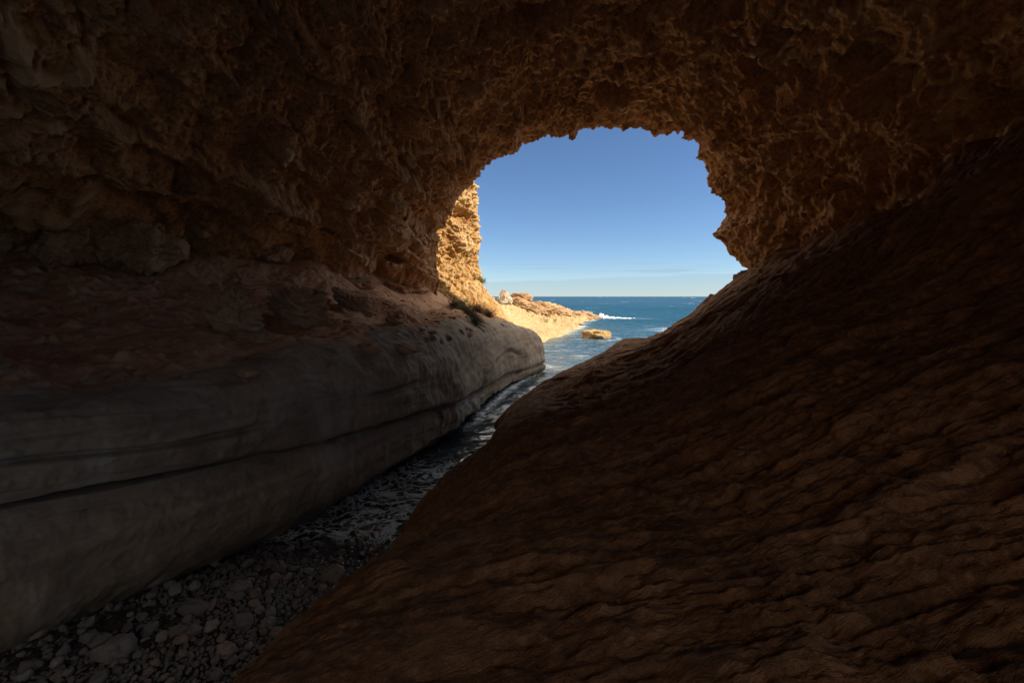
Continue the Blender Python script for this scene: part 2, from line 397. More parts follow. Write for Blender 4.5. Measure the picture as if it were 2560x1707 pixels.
def build_roof():
    nth = int(1500 * RES); th = np.linspace(-22, 197, nth)
    ny = int(1350 * RES)
    a = np.geomspace(2.2, YM, ny); ymt = mouth_y(th); back = np.linspace(-5, 2.1, 40)
    Y = np.concatenate([back, a]); n_in = len(Y)
    Rm = R_mouth(th); Rin = cr(TI, RI, th)
    YY = np.where(Y[:, None] > 2.15, 2.2 * (Y[:, None] / 2.2) ** (np.log(ymt / 2.2) / math.log(YM / 2.2))[None], Y[:, None] + 0 * ymt[None])
    wgt = np.clip((YY - 11.0) / (ymt[None] - 11.0), 0, 1) ** 0.9
    R = Rin[None] * (1 - wgt) + Rm[None] * wgt
    # lip: opens slightly just before the edge
    R = R - 0.25 * np.sin(np.clip((YY - ymt[None] + 4.6) / 4.6, 0, 1) * math.pi)
    # narrows behind the camera
    # rear end left open, added to let fill light in
    R = R * (1 - sstep(-Y, -1, 5)[:, None] * 0.57)
    # outside: rounds over the edge and climbs as the sea cliff, then a plateau back over the cave
    t = np.linspace(0, 1, 70)[1:]
    Ro = Rm[None] + 0.45 * np.sin(t * math.pi / 2)[:, None] * 0 + (t[:, None] ** 2.2) * 15
    Yo = ymt[None] + 0.9 * np.sin(np.clip(t * 2.2, 0, 1) * math.pi / 2)[:, None] - 0.6 * t[:, None] + 0 * Rm[None]
    tb = np.linspace(0, 1, 12)[1:]
    Rb = np.repeat((Rm + 15)[None], len(tb), 0); Yb = (Yo[-1][None]) + (10 - Yo[-1][None]) * tb[:, None]
    R = np.concatenate([R, Ro, Rb]); YY = np.concatenate([YY, Yo, Yb])
    tr = np.radians(th)[None]
    V = np.stack([R * np.cos(tr), YY, H + R * np.sin(tr)], 2).astype(np.float32)
    Nn = grid_normals(V); cen = np.stack([-np.cos(tr) + 0 * R, 0 * R, -np.sin(tr) + 0 * R], 2)
    sgn = np.sign((Nn[: n_in] * cen[: n_in]).sum(2).mean()); Nn = Nn * sgn
    P = V.reshape(-1, 3); N = Nn.reshape(-1, 3)
    global LIM; LIM = spacing(V)
    thf = np.repeat(th[None], len(R), 0).ravel()
    rim = (1 - 0.72 * np.exp(-((P[:, 1] - np.repeat(ymt[None], len(R), 0).ravel()) / 2.2) ** 2)).astype(np.float32)
    # strata coordinates: stretched along the cave, dipping to the mouth
    left = sstep(thf, 100, 135); right = sstep(-thf, -80, -40)
    ys = (0.55 - 0.30 * left)
    S = P.copy(); S[:, 1] *= ys; S[:, 2] += P[:, 1] * 0.05
    Wp = P + vec3(P, 2.6, 3) * 0.9
    Sw = S + vec3(P, 1.7, 9) * 0.5
    big = fbm(P * np.array([1, 0.6, 1], np.float32), 6.0, 2, 0.5, 1) * 0.85
    mid = billow(Sw, 2.3, 3, 0.5, 4) * (0.75 + 0.25 * left)
    sh = fbm(np.stack([np.radians(thf) * 9.5 + noise(P, 3.0, 81) * 0.6, P[:, 1] * 0.10, 0 * thf], 1), 1.3, 2, 0.5, 66)
    shelf = (sstep(sh, -0.10, 0.25) - 0.5) * 0.50 * left * (0.4 + sstep(noise(P, 2.2, 83), -0.3, 0.3))
    w1 = worley(Wp, 2.1, 2)
    lump = (0.55 - w1[:, 0]) * 0.55
    pit = -sstep(0.5 - w1[:, 0], 0.0, 0.30) * (w1[:, 2] > 0.74) * 0.9 * (1 - left)
    lump = lump * (0.3 + 0.7 * right)
    pk = P * np.array([1, 0.85, 1], np.float32) + vec3(P, 0.9, 5) * 0.28
    knob = nodules(pk, 1.15, 8, 0.30)                           # fist- to head-sized stones of the conglomerate
    knob2 = nodules(P + vec3(P, 0.35, 25) * 0.12, 0.42, 18, 0.33)
    soft = sstep(fbm(P * np.array([1, 0.4, 1], np.float32), 3.2, 2, 0.5, 52), -0.35, 0.25)     # smoother bands between
    web = ridged(pk, 0.75, 3, 0.5, 28) - 0.5                   # thin walls between hollows
    wz = sstep(fbm(P, 2.6, 2, 0.5, 14) + 0.25 * right, -0.05, 0.35)
    fine = fbm(P, 0.34, 4, 0.66, 12) * 0.13
    drip = np.clip(noise(P * np.array([1, 1, 0.3], np.float32), 0.42, 60) - 0.36, 0, 1) * 0.30 * np.clip(-N[:, 2] * 1.8 - 0.5, 0, 1)
    kr = 0.45 + 0.55 * rim
    d = big * rim + (mid * 0.8 + lump + pit + shelf) * rim + (knob * 0.26 * (0.3 + 0.7 * soft) * (1 - 0.5 * wz) + web * 0.40 * wz) * kr + knob2 * 0.15 * (0.25 + 0.75 * soft) + fine
    V2 = P + N * d[:, None]
    V2 = V2 + vec3(P, 1.2, 20) * (0.12 * rim)[:, None]
    V2[:, 2] -= drip
    ridge = sstep(web * 0.8 * wz + knob * 0.28 * (1 - wz) + knob2 * 0.22 + 0.25 * noise(P, 1.1, 77), 0.06, 0.36) * sstep(fbm(P, 4.5, 2, 0.5, 24) + 0.15 * right + 0.12 * left - 0.05, -0.30, 0.3)
    crust = np.exp(-((P[:, 0] - 11.5) / 3.0) ** 2 - ((P[:, 1] - 11) / 3.2) ** 2 - ((P[:, 2] - 10.5) / 2.5) ** 2)      # pale lime crust on webs high on the right, colour lifted for weak light
    ridge = np.clip(ridge + 1.1 * crust * sstep(web + 0.6 * knob2, 0.0, 0.4), 0, 1.15)
    global roofV
    roofV = V2.reshape(V.shape)
    # opening added behind the viewer for fill light; the depth limit leaves it closed
    t2 = np.repeat(th[None], len(R), 0); nzw = noise(P, 2.0, 97).reshape(t2.shape)
    in_gap = (t2 > 27 + 6 * nzw) & (t2 < FILL_GAP[1] + 6 * nzw) & (YY < FILL_GAP[0] + 1.0 * nzw) & (YY > -8.5 + nzw) & (np.arange(len(R))[:, None] < n_in)
    return grid_obj("cave_roof", roofV, M['roof'], {'ridge': ridge}, flip=True, keep=~in_gap)

# ---------------------------------------------------------------- left ledge with the sand bank on it
XW = ([-6, 2, 4, 5.5, 6.44, 7.7, 10.4, 13, 16.8, 20, 23.5, 26, 27.2, 28.6, 30.5, 34, 40], [-12, -9, -7.3, -6.2, -5.4, -4.6, -3.25, -2.2, -1.4, -0.75, 0.15, 1.25, 1.75, 1.5, 0.2, -2.6, -6])
ZC = ([0, 5, 6, 7, 8, 11, 14, 17, 22, 26, 30], [2.0, 1.95, 1.88, 1.78, 1.7, 1.5, 1.18, 0.86, 0.7, 0.62, 0.6])
ZS = ([0, 5, 7.5, 9.5, 13, 17, 22, 26, 28, 31, 36, 40], [3.3, 3.25, 3.1, 3.35, 3.45, 3.45, 3.3, 2.95, 2.5, 1.9, 1.5, 1.2])
WBX = ([-6, 6, 12, 15.6, 18.9, 21, 24.7, 28, 32, 40], [-19, -16, -14, -11.4, -9.0, -7.6, -5.2, -4.9, -5.5, -12])
WBZ = ([-6, 6, 12, 15.6, 18.9, 21, 24.7, 28, 32, 40], [5.3, 5.2, 5.35, 5.8, 6.0, 5.45, 4.75, 5.1, 4.6, 3.5])
def build_ledge():
    ny = int(1250 * RES)
    Y = np.concatenate([np.linspace(-6, 3.3, 30), np.geomspace(3.4, 36, ny)])
    xw, zc, zs, bx, bz = (cr(*t, Y) for t in (XW, ZC, ZS, WBX, WBZ))
    tip = sstep(Y, 21, 27)
    s_pts = []
    def add(s, x, z): s_pts.append((s, x, z))
    add(0.00, xw - 1.6, -1.0 + 0 * Y)
    add(0.05, xw - 0.75, -0.25 + 0 * Y)
    add(0.10, xw - 0.28, 0.10 + 0 * Y)
    add(0.16, xw + 0.02, 0.30 * zc)
    add(0.23, xw + 0.0 + 0.2 * tip, 0.62 * zc)
    add(0.285, xw - 0.16 + 0.25 * tip, zc - 0.14)
    add(0.305, xw - 0.30 + 0.32 * tip, zc + 0.0)
    add(0.325, xw - 0.05 + 0.25 * tip, zc + 0.03)
    add(0.345, xw + 0.12 + 0.18 * tip, zc + 0.16)
    add(0.42, xw + 0.10 + 0.08 * tip, zc + 0.52 * (zs - zc))
    add(0.47, xw - 0.10 - 0.15 * tip, zc + 0.80 * (zs - zc))
    add(0.52, xw - 0.60 - 0.5 * tip, zs - 0.06)
    add(0.57, xw - 1.25 - 0.4 * tip, zs + 0.10)
    f = lambda q: xw - 1.25 - 0.4 * tip + (bx - (xw - 1.25 - 0.4 * tip)) * q
    g = lambda q: zs + 0.10 + (bz - zs - 0.1) * q
    add(0.70, f(0.35), g(0.26)); add(0.83, f(0.72), g(0.62)); add(0.94, f(1.0), g(1.0)); add(1.0, bx - 2.5, bz + 0.9)
    ss = np.array([q[0] for q in s_pts]); X = np.stack([q[1] + 0 * Y for q in s_pts]); Z = np.stack([q[2] + 0 * Y for q in s_pts])
    ns = int(720 * RES)
    sv = np.interp(np.linspace(0, 1, ns), [0, 0.05, 0.26, 0.42, 0.57, 0.64, 1], [0, 0.08, 0.285, 0.335, 0.57, 0.66, 1])
    XX = cr(ss, X, sv); ZZ = cr(ss, Z, sv)
    V = np.stack([XX, np.repeat(Y[None], ns, 0), ZZ], 2).astype(np.float32)
    N = grid_normals(V)
    i = np.argmin(abs(sv - 0.8)); N = N * np.sign(N[i, ny // 2, 2]); N = N.reshape(-1, 3)
    P = V.reshape(-1, 3); S = np.repeat(sv[:, None], len(Y), 1).ravel()
    global LIM; LIM = spacing(V)
    zcf = np.repeat(zc[None], ns, 0).ravel(); xwf = np.repeat(xw[None], ns, 0).ravel()
    face = 1 - sstep(S + 0.02 * noise(P, 0.8, 3), 0.50, 0.60)
    # bench rock: long smooth swells, thin bedding grooves that follow the dip of the crack
    bed = (P[:, 2] - zcf)
    bq = np.stack([bed * 3.2 + noise(P, 2.5, 6) * 0.5, P[:, 1] * 0.18, P[:, 0] * 0.18], 1)
    groove = -np.clip(ridged(bq, 1.0, 2, 0.5, 2) - 0.80, 0, 1) * 0.16 * sstep(noise(P, 2.0, 44), -0.1, 0.3)
    d = fbm(P * np.array([1, 0.5, 1], np.float32), 1.9, 4, 0.5, 2) * 0.20 + groove + fbm(P, 0.30, 4, 0.6, 5) * 0.032 * (1 - 0.8 * sstep(P[:, 1], 12, 21))
    # flutes worn by water near the mouth
    fl = (noise(np.stack([P[:, 1] * 1.0 + P[:, 0], P[:, 2] * 0.16, 0 * P[:, 0]], 1), 0.42, 30)) * 0.09 * sstep(P[:, 1], 9, 14) * sstep(-S, -0.30, -0.27) * (1 - sstep(P[:, 1], 22, 26))
    # the long dark overhang slots along the crack
    lens = sstep(noise(np.stack([P[:, 1] * 0.62, 0 * S, 0 * S], 1), 1.0, 90) , -0.30, 0.35)
    sc = 0.306 + 0.010 * noise(np.stack([P[:, 1] * 0.9, 0 * S, 0 * S], 1), 1.0, 92)
    slot = np.exp(-np.abs((S - sc) / (0.003 + 0.008 * lens)) ** 3) * (0.04 + 0.40 * lens) * (1 - 0.75 * sstep(P[:, 1], 16, 21))
    slot = slot * sstep(S, 0.297, 0.304)
    slotd = 0 * S
    upper = np.exp(-((S - 0.40 - 0.02 * noise(np.stack([P[:, 1] * 0.5, 0 * S, 0 * S], 1), 1, 4)) / 0.006) ** 2) * sstep(noise(np.stack([P[:, 1] * 0.4, 0 * S, 0 * S], 1), 1.0, 17), 0.05, 0.3) * -0.16
    # little caves under the lip at the shoulder close to the mouth
    pits = -np.clip(worley(P * np.array([1, 0.8, 1.4], np.float32), 0.55, 8)[:, 0] * -1 + 0.36, 0, 1) * 1.1 * np.exp(-((S - 0.505) / 0.018) ** 2) * sstep(P[:, 1], 11, 15)
    d = d * (1 - 0.9 * np.exp(-((S - 0.308) / 0.022) ** 2) * (1 - sstep(P[:, 1], 15, 20)))
    dface = d + fl + slotd + upper + pits
    # sand and rubble bank
    hum = fbm(P, 2.2, 3, 0.5, 9) * 0.30 + (ridged(P + vec3(P, 0.7, 1) * 0.3, 0.8, 3, 0.55, 3) - 0.5) * 0.04 * sstep(noise(P, 1.7, 12), -0.2, 0.3) + fbm(P, 0.16, 3, 0.65, 7) * 0.04
    w2 = worley(P, 0.42, 3); w4 = worley(P, 0.19, 13); cl = np.clip(0.42 - w2[:, 0], 0, 1) * (w2[:, 2] > 0.78) * 0.42 + np.clip(0.40 - w4[:, 0], 0, 1) * (w4[:, 2] > 0.66) * 0.20
    lip = -np.clip(ridged(P * np.array([1, 0.4, 1], np.float32), 1.1, 2, 0.5, 40) - 0.75, 0, 1) * 0.28 * np.exp(-((S - 0.60) / 0.05) ** 2)
    dsand = hum + cl * sstep(-P[:, 1], -26, -10) + lip
    V2 = P + N * (dface * face + dsand * (1 - face))[:, None]
    V2[:, 0] -= slot; V2[:, 2] += slot * 0.10
    yy = P[:, 1] + 0.10 * noise(P, 0.35, 30)
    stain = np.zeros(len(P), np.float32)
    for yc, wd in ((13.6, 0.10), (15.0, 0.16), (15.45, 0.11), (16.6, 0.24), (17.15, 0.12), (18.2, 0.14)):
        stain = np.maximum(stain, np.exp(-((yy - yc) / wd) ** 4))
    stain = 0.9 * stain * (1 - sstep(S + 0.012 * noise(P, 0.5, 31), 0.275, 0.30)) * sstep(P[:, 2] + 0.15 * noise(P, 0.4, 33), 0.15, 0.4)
    strat = np.clip((P[:, 2]) / 3.0, 0, 1)
    global ledgeV
    ledgeV = V2.reshape(V.shape)
    sand = sstep(1 - face + 0.5 * fbm(P, 1.2, 3, 0.55, 60), 0.35, 0.85)
    return grid_obj("rock_ledge", ledgeV, M['ledge'], {'sand': sand, 'strat': strat, 'stain': stain}, flip=False)

# ---------------------------------------------------------------- right slope
def build_slope():
    YE = 22.0
    YS = [-8, 0, 2.36, 3.5, 5.3, 7.7, 11.6, 18.5, 21, YE]
    e1, e2, e3 = at(557, 374, 18.5), at(580, 366, 21), at(601, 360, YE)
    EX = [-2.0, -1.7, -1.43, -1.27, -.9, -.64, 0, e1[0], e2[0], e3[0]]
    EZ = [3.0, 2.7, 2.5, 2.32, 2.0, 1.7, 1.4, e1[2], e2[2], e3[2]]
    ends = [at(*q, YE) for q in ((622, 342), (653, 337), (680, 320), (708, 301), (742, 277), (830, 240))]
    Yk = [-8, 2, 10, 17, YE]
    secx = [[0.3, 1.6, 3.4, 8, 13, 16], [0.2, 1.5, 3.3, 8, 13, 16], [1.2, 3, 6, 9, 12.6, 16], [2.6, 5, 8, 10, 12, 15], [q[0] for q in ends]]
    secz = [[3.0, 3.4, 4.3, 7.0, 9.7, 11.4], [2.85, 3.15, 4.1, 6.9, 9.6, 11.2], [1.95, 2.9, 4.7, 6.7, 9.0, 11], [1.6, 2.7, 4.3, 5.6, 7.2, 9], [q[2] for q in ends]]
    ny = int(1350 * RES)
    Y = np.concatenate([np.linspace(-8, 0.4, 60), np.geomspace(0.45, YE, ny)])
    n_in = len(Y)
    ex, ez = cr(YS, EX, Y), cr(YS, EZ, Y)
    sx_, sz_ = cr(Yk, np.array(secx), Y), cr(Yk, np.array(secz), Y)
    cols = [(ex - 1.3, 0 * Y - 1.2), (ex - 0.95, ez - 1.5), (ex - 0.5, ez - 0.55), (ex, ez)] + [(sx_[:, k], sz_[:, k]) for k in range(6)]
    ss = np.array([0, 0.04, 0.09, 0.14, 0.24, 0.38, 0.55, 0.75, 0.92, 1.0])
    ns = int(900 * RES); sv = np.linspace(0, 1, ns)
    X = cr(ss, np.stack([c[0] for c in cols]), sv); Z = cr(ss, np.stack([c[1] for c in cols]), sv)
    V = np.stack([X, np.repeat(Y[None], ns, 0), Z], 2)
    # rounded seaward end
    t = np.linspace(0, 1, 50)[1:]
    last = V[:, -1:]; e = np.repeat(last, len(t), 1).copy()
    e[:, :, 1] += 1.3 * np.sin(t * math.pi / 2)[None]
    e[:, :, 2] -= (t[None] ** 2.2) * (e[:, :, 2] + 1.2)
    V = np.concatenate([V, e], 1).astype(np.float32)
    N = grid_normals(V); N = N * np.sign(N[ns // 2, ny // 2, 2]); N = N.reshape(-1, 3)
    P = V.reshape(-1, 3); S = np.repeat(sv[:, None], V.shape[1], 1).ravel()
    global LIM; LIM = spacing(V)
    near = np.clip(np.linalg.norm(P - np.array([0, 0, H], np.float32), axis=1) / 6.0, 0.2, 1)
    # grain runs down the slope toward the mouth: long in (-x, +y), short across
    a = math.radians(52); ux = np.array([math.sin(a), -math.cos(a) * -1, 0])
    along = P[:, 0] * 0.84 + P[:, 2] * 0.5 - P[:, 1] * 0.15; across = P[:, 1] + P[:, 0] * 0.12
    G = np.stack([along * 0.33, across, P[:, 2] * 0.3], 1)
    Gw = G + vec3(P, 1.4, 13) * 0.25 + vec3(P, 0.35, 17) * 0.05
    wl = worley(P + vec3(P, 1.1, 6) * 0.5, 1.9, 5)
    upz = sstep(P[:, 2] + 0.5 * noise(P, 2.5, 2), 4.2, 6.0)
    big = fbm(P, 5.0, 2, 0.5, 21) * 0.5
    mid = fbm(Gw, 1.1, 3, 0.5, 2) * 0.12
    lump = (0.5 - wl[:, 0]) * 0.75 * upz
    rgz = 0.3 + 0.7 * sstep(noise(P, 2.2, 61) + (P[:, 0] - 2) * 0.12, -0.35, 0.25)
    Gs = G.copy(); Gs[:, 0] *= 0.55; Gs = Gs + vec3(P, 0.5, 27) * 0.05
    rug = (fbm(Gs, 0.22, 4, 0.7, 7) * 0.075 + (ridged(Gs, 0.13, 3, 0.65, 9) - 0.5) * 0.05) * rgz
    clod = worley(P, 0.15, 22); fine = fbm(P, 0.12, 4, 0.7, 3) * 0.028 + np.clip(0.38 - clod[:, 0], 0, 1) * (clod[:, 2] > 0.72) * 0.07
    st = fbm(Gw, 1.9, 2, 0.5, 33); step = (sstep(st, 0.02, 0.10) - 0.5) * 0.20 * sstep(noise(P, 2.5, 64), -0.15, 0.25)
    pit = -sstep(0.30 - worley(np.stack([along * 0.5, across, 0 * across], 1), 1.9, 15)[:, 0], 0.0, 0.10) * 0.22 * (noise(P, 2.0, 66) > 0.15)
    edge_keep = 1 - 0.75 * np.exp(-((S - 0.14) / 0.05) ** 2) 
    far_keep = 1 - 0.6 * sstep(P[:, 1], 17, 22)
    d = (big + mid + lump) * np.sqrt(near) * edge_keep * far_keep + (rug + (ridged(Gw, 0.8, 3, 0.6, 29) - 0.55) * 0.22 * sstep(P[:, 1], 7, 15) * (1 - 0.6 * np.exp(-((S - 0.14) / 0.07) ** 2)) + step * 0.4 + pit * 0.6) * np.sqrt(near) * (0.35 + 0.65 * edge_keep) + fine * np.sqrt(near)
    V2 = P + N * d[:, None]
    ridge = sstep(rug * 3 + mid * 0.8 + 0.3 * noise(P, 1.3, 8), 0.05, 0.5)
    global slopeV
    slopeV = V2.reshape(V.shape)
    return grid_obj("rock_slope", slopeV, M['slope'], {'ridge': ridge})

# ---------------------------------------------------------------- sunlit cliff beside the mouth
def build_cliff():
    # plan of the face (x, y) from inside the left wall to the seaward corner and away
    plan = np.array([(-8.5, 25.2), (-6.0, 27.0), (-4.6, 28.6), (-3.3, 30.4), (-2.55, 32.0), (-3.0, 34.0), (-5.0, 37), (-9, 42), (-16, 50)])
    L = np.concatenate([[0], np.cumsum(np.hypot(*np.diff(plan, axis=0).T))])
    nu, nv = int(620 * RES), int(420 * RES)
    lu = np.interp(np.linspace(0, 1, nu), [0, 0.1, 0.75, 1], [0, L[1] * .6, L[5], L[-1]])
    q = cr(L, plan, lu); z = np.linspace(2.5, 19, nv)
    V = np.stack([np.repeat(q[None, :, 0], nv, 0), np.repeat(q[None, :, 1], nv, 0), np.repeat(z[:, None], nu, 1)], 2)
    off = np.interp(z, [2.5, 4.4, 5.2, 6.5, 8.5, 10.5, 12.2, 14, 19], [2.6, 1.25, 0.6, 0.2, 0.12, -0.05, -0.2, -0.3, 0.1])
    t = np.gradient(q, axis=0); nrm = np.stack([t[:, 1], -t[:, 0]], 1); nrm /= np.linalg.norm(nrm, axis=1)[:, None]
    V[:, :, 0] += off[:, None] * nrm[None, :, 0]; V[:, :, 1] += off[:, None] * nrm[None, :, 1]
    V = V.astype(np.float32); N = grid_normals(V); N = N * np.sign((N[:, :, 0]).mean()); N = N.reshape(-1, 3); P = V.reshape(-1, 3)
    global LIM; LIM = spacing(V)
    w1 = worley(P + vec3(P, 0.9, 5) * 0.4, 1.25, 3); w2 = worley(P + vec3(P, 0.4, 5) * 0.2, 0.5, 9)
    d = fbm(P, 2.6, 2, 0.5, 3) * 0.35 + (ridged(P * np.array([1, 1, 1.6], np.float32), 1.0, 3, 0.55, 5) - 0.5) * 0.32 + (0.5 - w1[:, 0]) * 0.35 + (0.5 - w2[:, 0]) * 0.30 + billow(P, 0.5, 3, 0.6, 16) * 0.28 + fbm(P, 0.2, 2, 0.6, 6) * 0.06
    base = sstep(-P[:, 2], -5.6, -4.6); d = d * (1 - 0.25 * base)
    # the rounded hollow half way up
    hc = at(464, 214, 30.0); dd = np.linalg.norm((P - hc) * np.array([1, 0.8, 1.25]), axis=1)
    d = d - 0.75 * sstep(-dd, -0.95, -0.35)
    V2 = P + N * d[:, None] + vec3(P, 0.45, 3) * 0.09
    ridge = sstep(d + 0.2 * noise(P, 0.7, 4), -0.15, 0.35)
    global cliffV; cliffV = V2.reshape(V.shape)
    return grid_obj("cliff", V2.reshape(V.shape), M['cliff'], {'ridge': ridge})

# ---------------------------------------------------------------- shore platform beyond the cave
def build_shore():
    ny, nx = int(420 * RES), int(380 * RES)
    Y = np.geomspace(27, 102, ny)
    # waterline of the platform (from the foot of the cliff out to the point)
    wl = cr([27, 36, 44, 47.5, 52, 60, 68, 78, 90, 95, 99, 102], [-4, -1, 2.3, 3.6, 5.2, 7.8, 9.8, 12.2, 16.0, 17.3, 16.0, 10], Y)
    # the ground behind rises to the left
    cols = [(wl + 1.6, 0 * Y - 1.0), (wl + 0.25, 0 * Y - 0.15), (wl - 0.35, 0.42 + 0 * Y), (wl - 1.7, 0.95 - 0.004 * Y), (wl - 4.2, 1.75 - 0.008 * Y), (wl - 7.0, 2.75 - 0.007 * Y), (wl - 10, 4.1 - 0.014 * Y), (wl - 16, 5.6 - 0.03 * Y), (wl - 40, 7 - 0.04 * Y)]
    ss = np.array([0, 0.08, 0.16, 0.28, 0.45, 0.62, 0.78, 0.9, 1]); sv = np.linspace(0, 1, nx)
    X = cr(ss, np.stack([c[0] for c in cols]), sv); Z = cr(ss, np.stack([c[1] for c in cols]), sv)
    V = np.stack([X, np.repeat(Y[None], nx, 0), Z], 2).astype(np.float32)
    N = grid_normals(V); N *= np.sign(N[nx // 2, ny // 2, 2]); N = N.reshape(-1, 3); P = V.reshape(-1, 3)
    S = np.repeat(sv[:, None], ny, 1).ravel()
    rough = sstep(P[:, 1] + 3 * noise(P, 6, 3), 52, 64)
    terr = ridged(P * np.array([0.35, 0.35, 2.5], np.float32), 1.6, 3, 0.55, 3) - 0.5
    d = fbm(P, 5, 3, 0.5, 3) * 0.28 * (1 - rough) + rough * (terr * 0.7 + (ridged(P, 2.4, 3, 0.6, 8) - 0.5) * 0.9) * sstep(S, 0.05, 0.2) + fbm(P, 0.8, 3, 0.6, 1) * 0.06
    V2 = P + N * d[:, None]
    global shoreV; shoreV = V2.reshape(V.shape)
    return grid_obj("shore", V2.reshape(V.shape), M['shore'])

def build_bounce_shelf():  # hidden sunlit rock added outside the mouth to bounce warm light inside
    ny, nx = int(220 * RES), int(220 * RES)
    Y = np.linspace(23, 44, ny); x0 = 0.222 * Y + 0.9
    q = np.linspace(0, 1, nx)
    X = x0[None] + (q ** 1.3)[:, None] * 20
    Z = np.interp(q, [0, 0.05, 0.12, 0.3, 0.6, 1], [-1.0, 0.05, 0.35, 0.6, 1.2, 3.5])[:, None] + 0 * Y[None]
    Z = Z - 1.8 * sstep(Y, 38, 44)[None]
    P = np.stack([X, np.repeat(Y[None], nx, 0), Z], 2).reshape(-1, 3).astype(np.float32)
    P[:, 2] += fbm(P, 2.5, 4, 0.5, 7) * 0.16
    return grid_obj("bounce_shelf", P.reshape(X.shape + (3,)), M['cliff'])
# ---------------------------------------------------------------- sea
def build_sea():
    nr, na = int(1000 * RES), int(820 * RES)
    r = np.concatenate([np.geomspace(5.5, 600, nr - 40), np.geomspace(640, 60000, 40)])
    a = np.concatenate([np.linspace(-85, -27, 60)[:-1], np.linspace(-27, 30, na), np.linspace(30, 85, 50)[1:]])
    tr = np.radians(a)
    V = np.stack([r[:, None] * np.sin(tr)[None], r[:, None] * np.cos(tr)[None], np.zeros((len(r), len(a)))], 2)
    P = V.reshape(-1, 3).astype(np.float32)
    D = np.hypot(P[:, 0], P[:, 1])
    cave = 1 - sstep(P[:, 1], 12, 30)
    Q = P * np.array([0.62, 1, 1], np.float32)
    h = fbm(Q, 7.5, 2, 0.5, 3) * 0.20 * (1 - cave) + noise(Q, 2.6, 2) * 0.095 + (ridged(Q, 1.15, 2, 0.5, 8) - 0.5) * 0.085 + noise(Q, 0.45, 4) * 0.022
    h = h * (0.45 + 0.55 * (1 - cave)) * (1 - sstep(D, 200, 600))
    V2 = P.copy(); V2[:, 2] = h + 0.0
    # foam where the swell runs into the gully and along the rocks
    xw = cr(*XW, P[:, 1])
    chan = sstep(P[:, 1], 7.6, 8.8) * (1 - sstep(P[:, 1], 10.5, 15.5)) * (P[:, 0] < 3)
    fedge = np.exp(-((P[:, 0] - xw - 0.15) / 0.3) ** 2) * sstep(P[:, 1], 14, 17) * (1 - sstep(P[:, 1], 25, 27)) * 0.9
    foam = np.maximum(chan * (0.62 + 0.45 * noise(P, 1.4, 6)), fedge)
    foam = np.maximum(foam, 0.55 * sstep(noise(P, 2.4, 19), 0.05, 0.5) * (P[:, 1] > 15) * (1 - sstep(P[:, 1], 28, 33)) * (P[:, 0] < 6))
    wl = np.interp(P[:, 1], [27, 36, 44, 47.5, 52, 60, 68, 78, 90, 95, 99, 102], [-4, -1, 2.3, 3.6, 5.2, 7.8, 9.8, 12.2, 16.0, 17.3, 16.0, 10])
    sh = (P[:, 0] - wl)
    foam = np.maximum(foam, np.exp(-(sh / 1.6) ** 2) * sstep(P[:, 1], 42, 60) * (1 - sstep(P[:, 1], 98, 101)) * (0.55 + 0.7 * noise(P, 3, 2)))
    tipf = np.exp(-((P[:, 0] - 22) / 7) ** 2) * np.exp(-((P[:, 1] - 93) / 4) ** 2)
    foam = np.maximum(foam, tipf * (0.55 + 0.9 * noise(P * np.array([0.3, 1, 1], np.float32), 2.4, 5)))
    patch = np.exp(-((P[:, 0] - 23) / 5.0) ** 2) * np.exp(-((P[:, 1] - 60) / 5) ** 2)
    foam = np.maximum(foam, patch * (0.55 + 1.0 * noise(P * np.array([0.3, 1, 1], np.float32), 2.0, 8)))
    for (ix, iy, ir) in ((9.0, 49.0, 2.4),):
        dd = np.hypot((P[:, 0] - ix), (P[:, 1] - iy) * 0.9)
        foam = np.maximum(foam, np.exp(-((dd - ir) / 0.5) ** 2) * 0.5 * (0.6 + 0.8 * noise(P, 1, 4)))
    # little whitecaps far out
    wc = sstep(noise(P * np.array([0.35, 1, 1], np.float32), 9, 3), 0.62, 0.72) * sstep(D, 90, 160) * 0.9
    foam = np.maximum(foam, wc)
    shal = np.exp(-np.clip(np.minimum(np.abs(P[:, 0] - xw), np.abs(sh)), 0, 99) / 2.0) * sstep(P[:, 1], 22, 27) * (1 - sstep(P[:, 1], 60, 80))
    shal = np.maximum(shal, 0.35 * np.exp(-((P[:, 0] - 3.2) / 3.0) ** 2) * np.exp(-((P[:, 1] - 33) / 8) ** 2))
    return grid_obj("sea", V2.reshape(V.shape), M['sea'], {'foam': foam, 'shallow': shal})

# ---------------------------------------------------------------- beach under the gully
def bed_z(x, y): return np.clip((8.7 - y) * 0.075, -0.5, 0.5) - 0.075
def build_bed():
    x = np.linspace(-12, 2, int(300 * RES)); y = np.geomspace(3, 16, int(300 * RES))
    X, Y = np.meshgrid(x, y, indexing='ij'); Z = bed_z(X, Y)
    P = np.stack([X, Y, Z], 2).reshape(-1, 3).astype(np.float32)
    w2 = worley(P, 0.16, 3); P[:, 2] += (0.5 - w2[:, 0]) * 0.08 + fbm(P, 1.2, 2, .5, 3) * 0.05
    return grid_obj("pebble_bed", P.reshape(X.shape + (3,)), M['bed'])

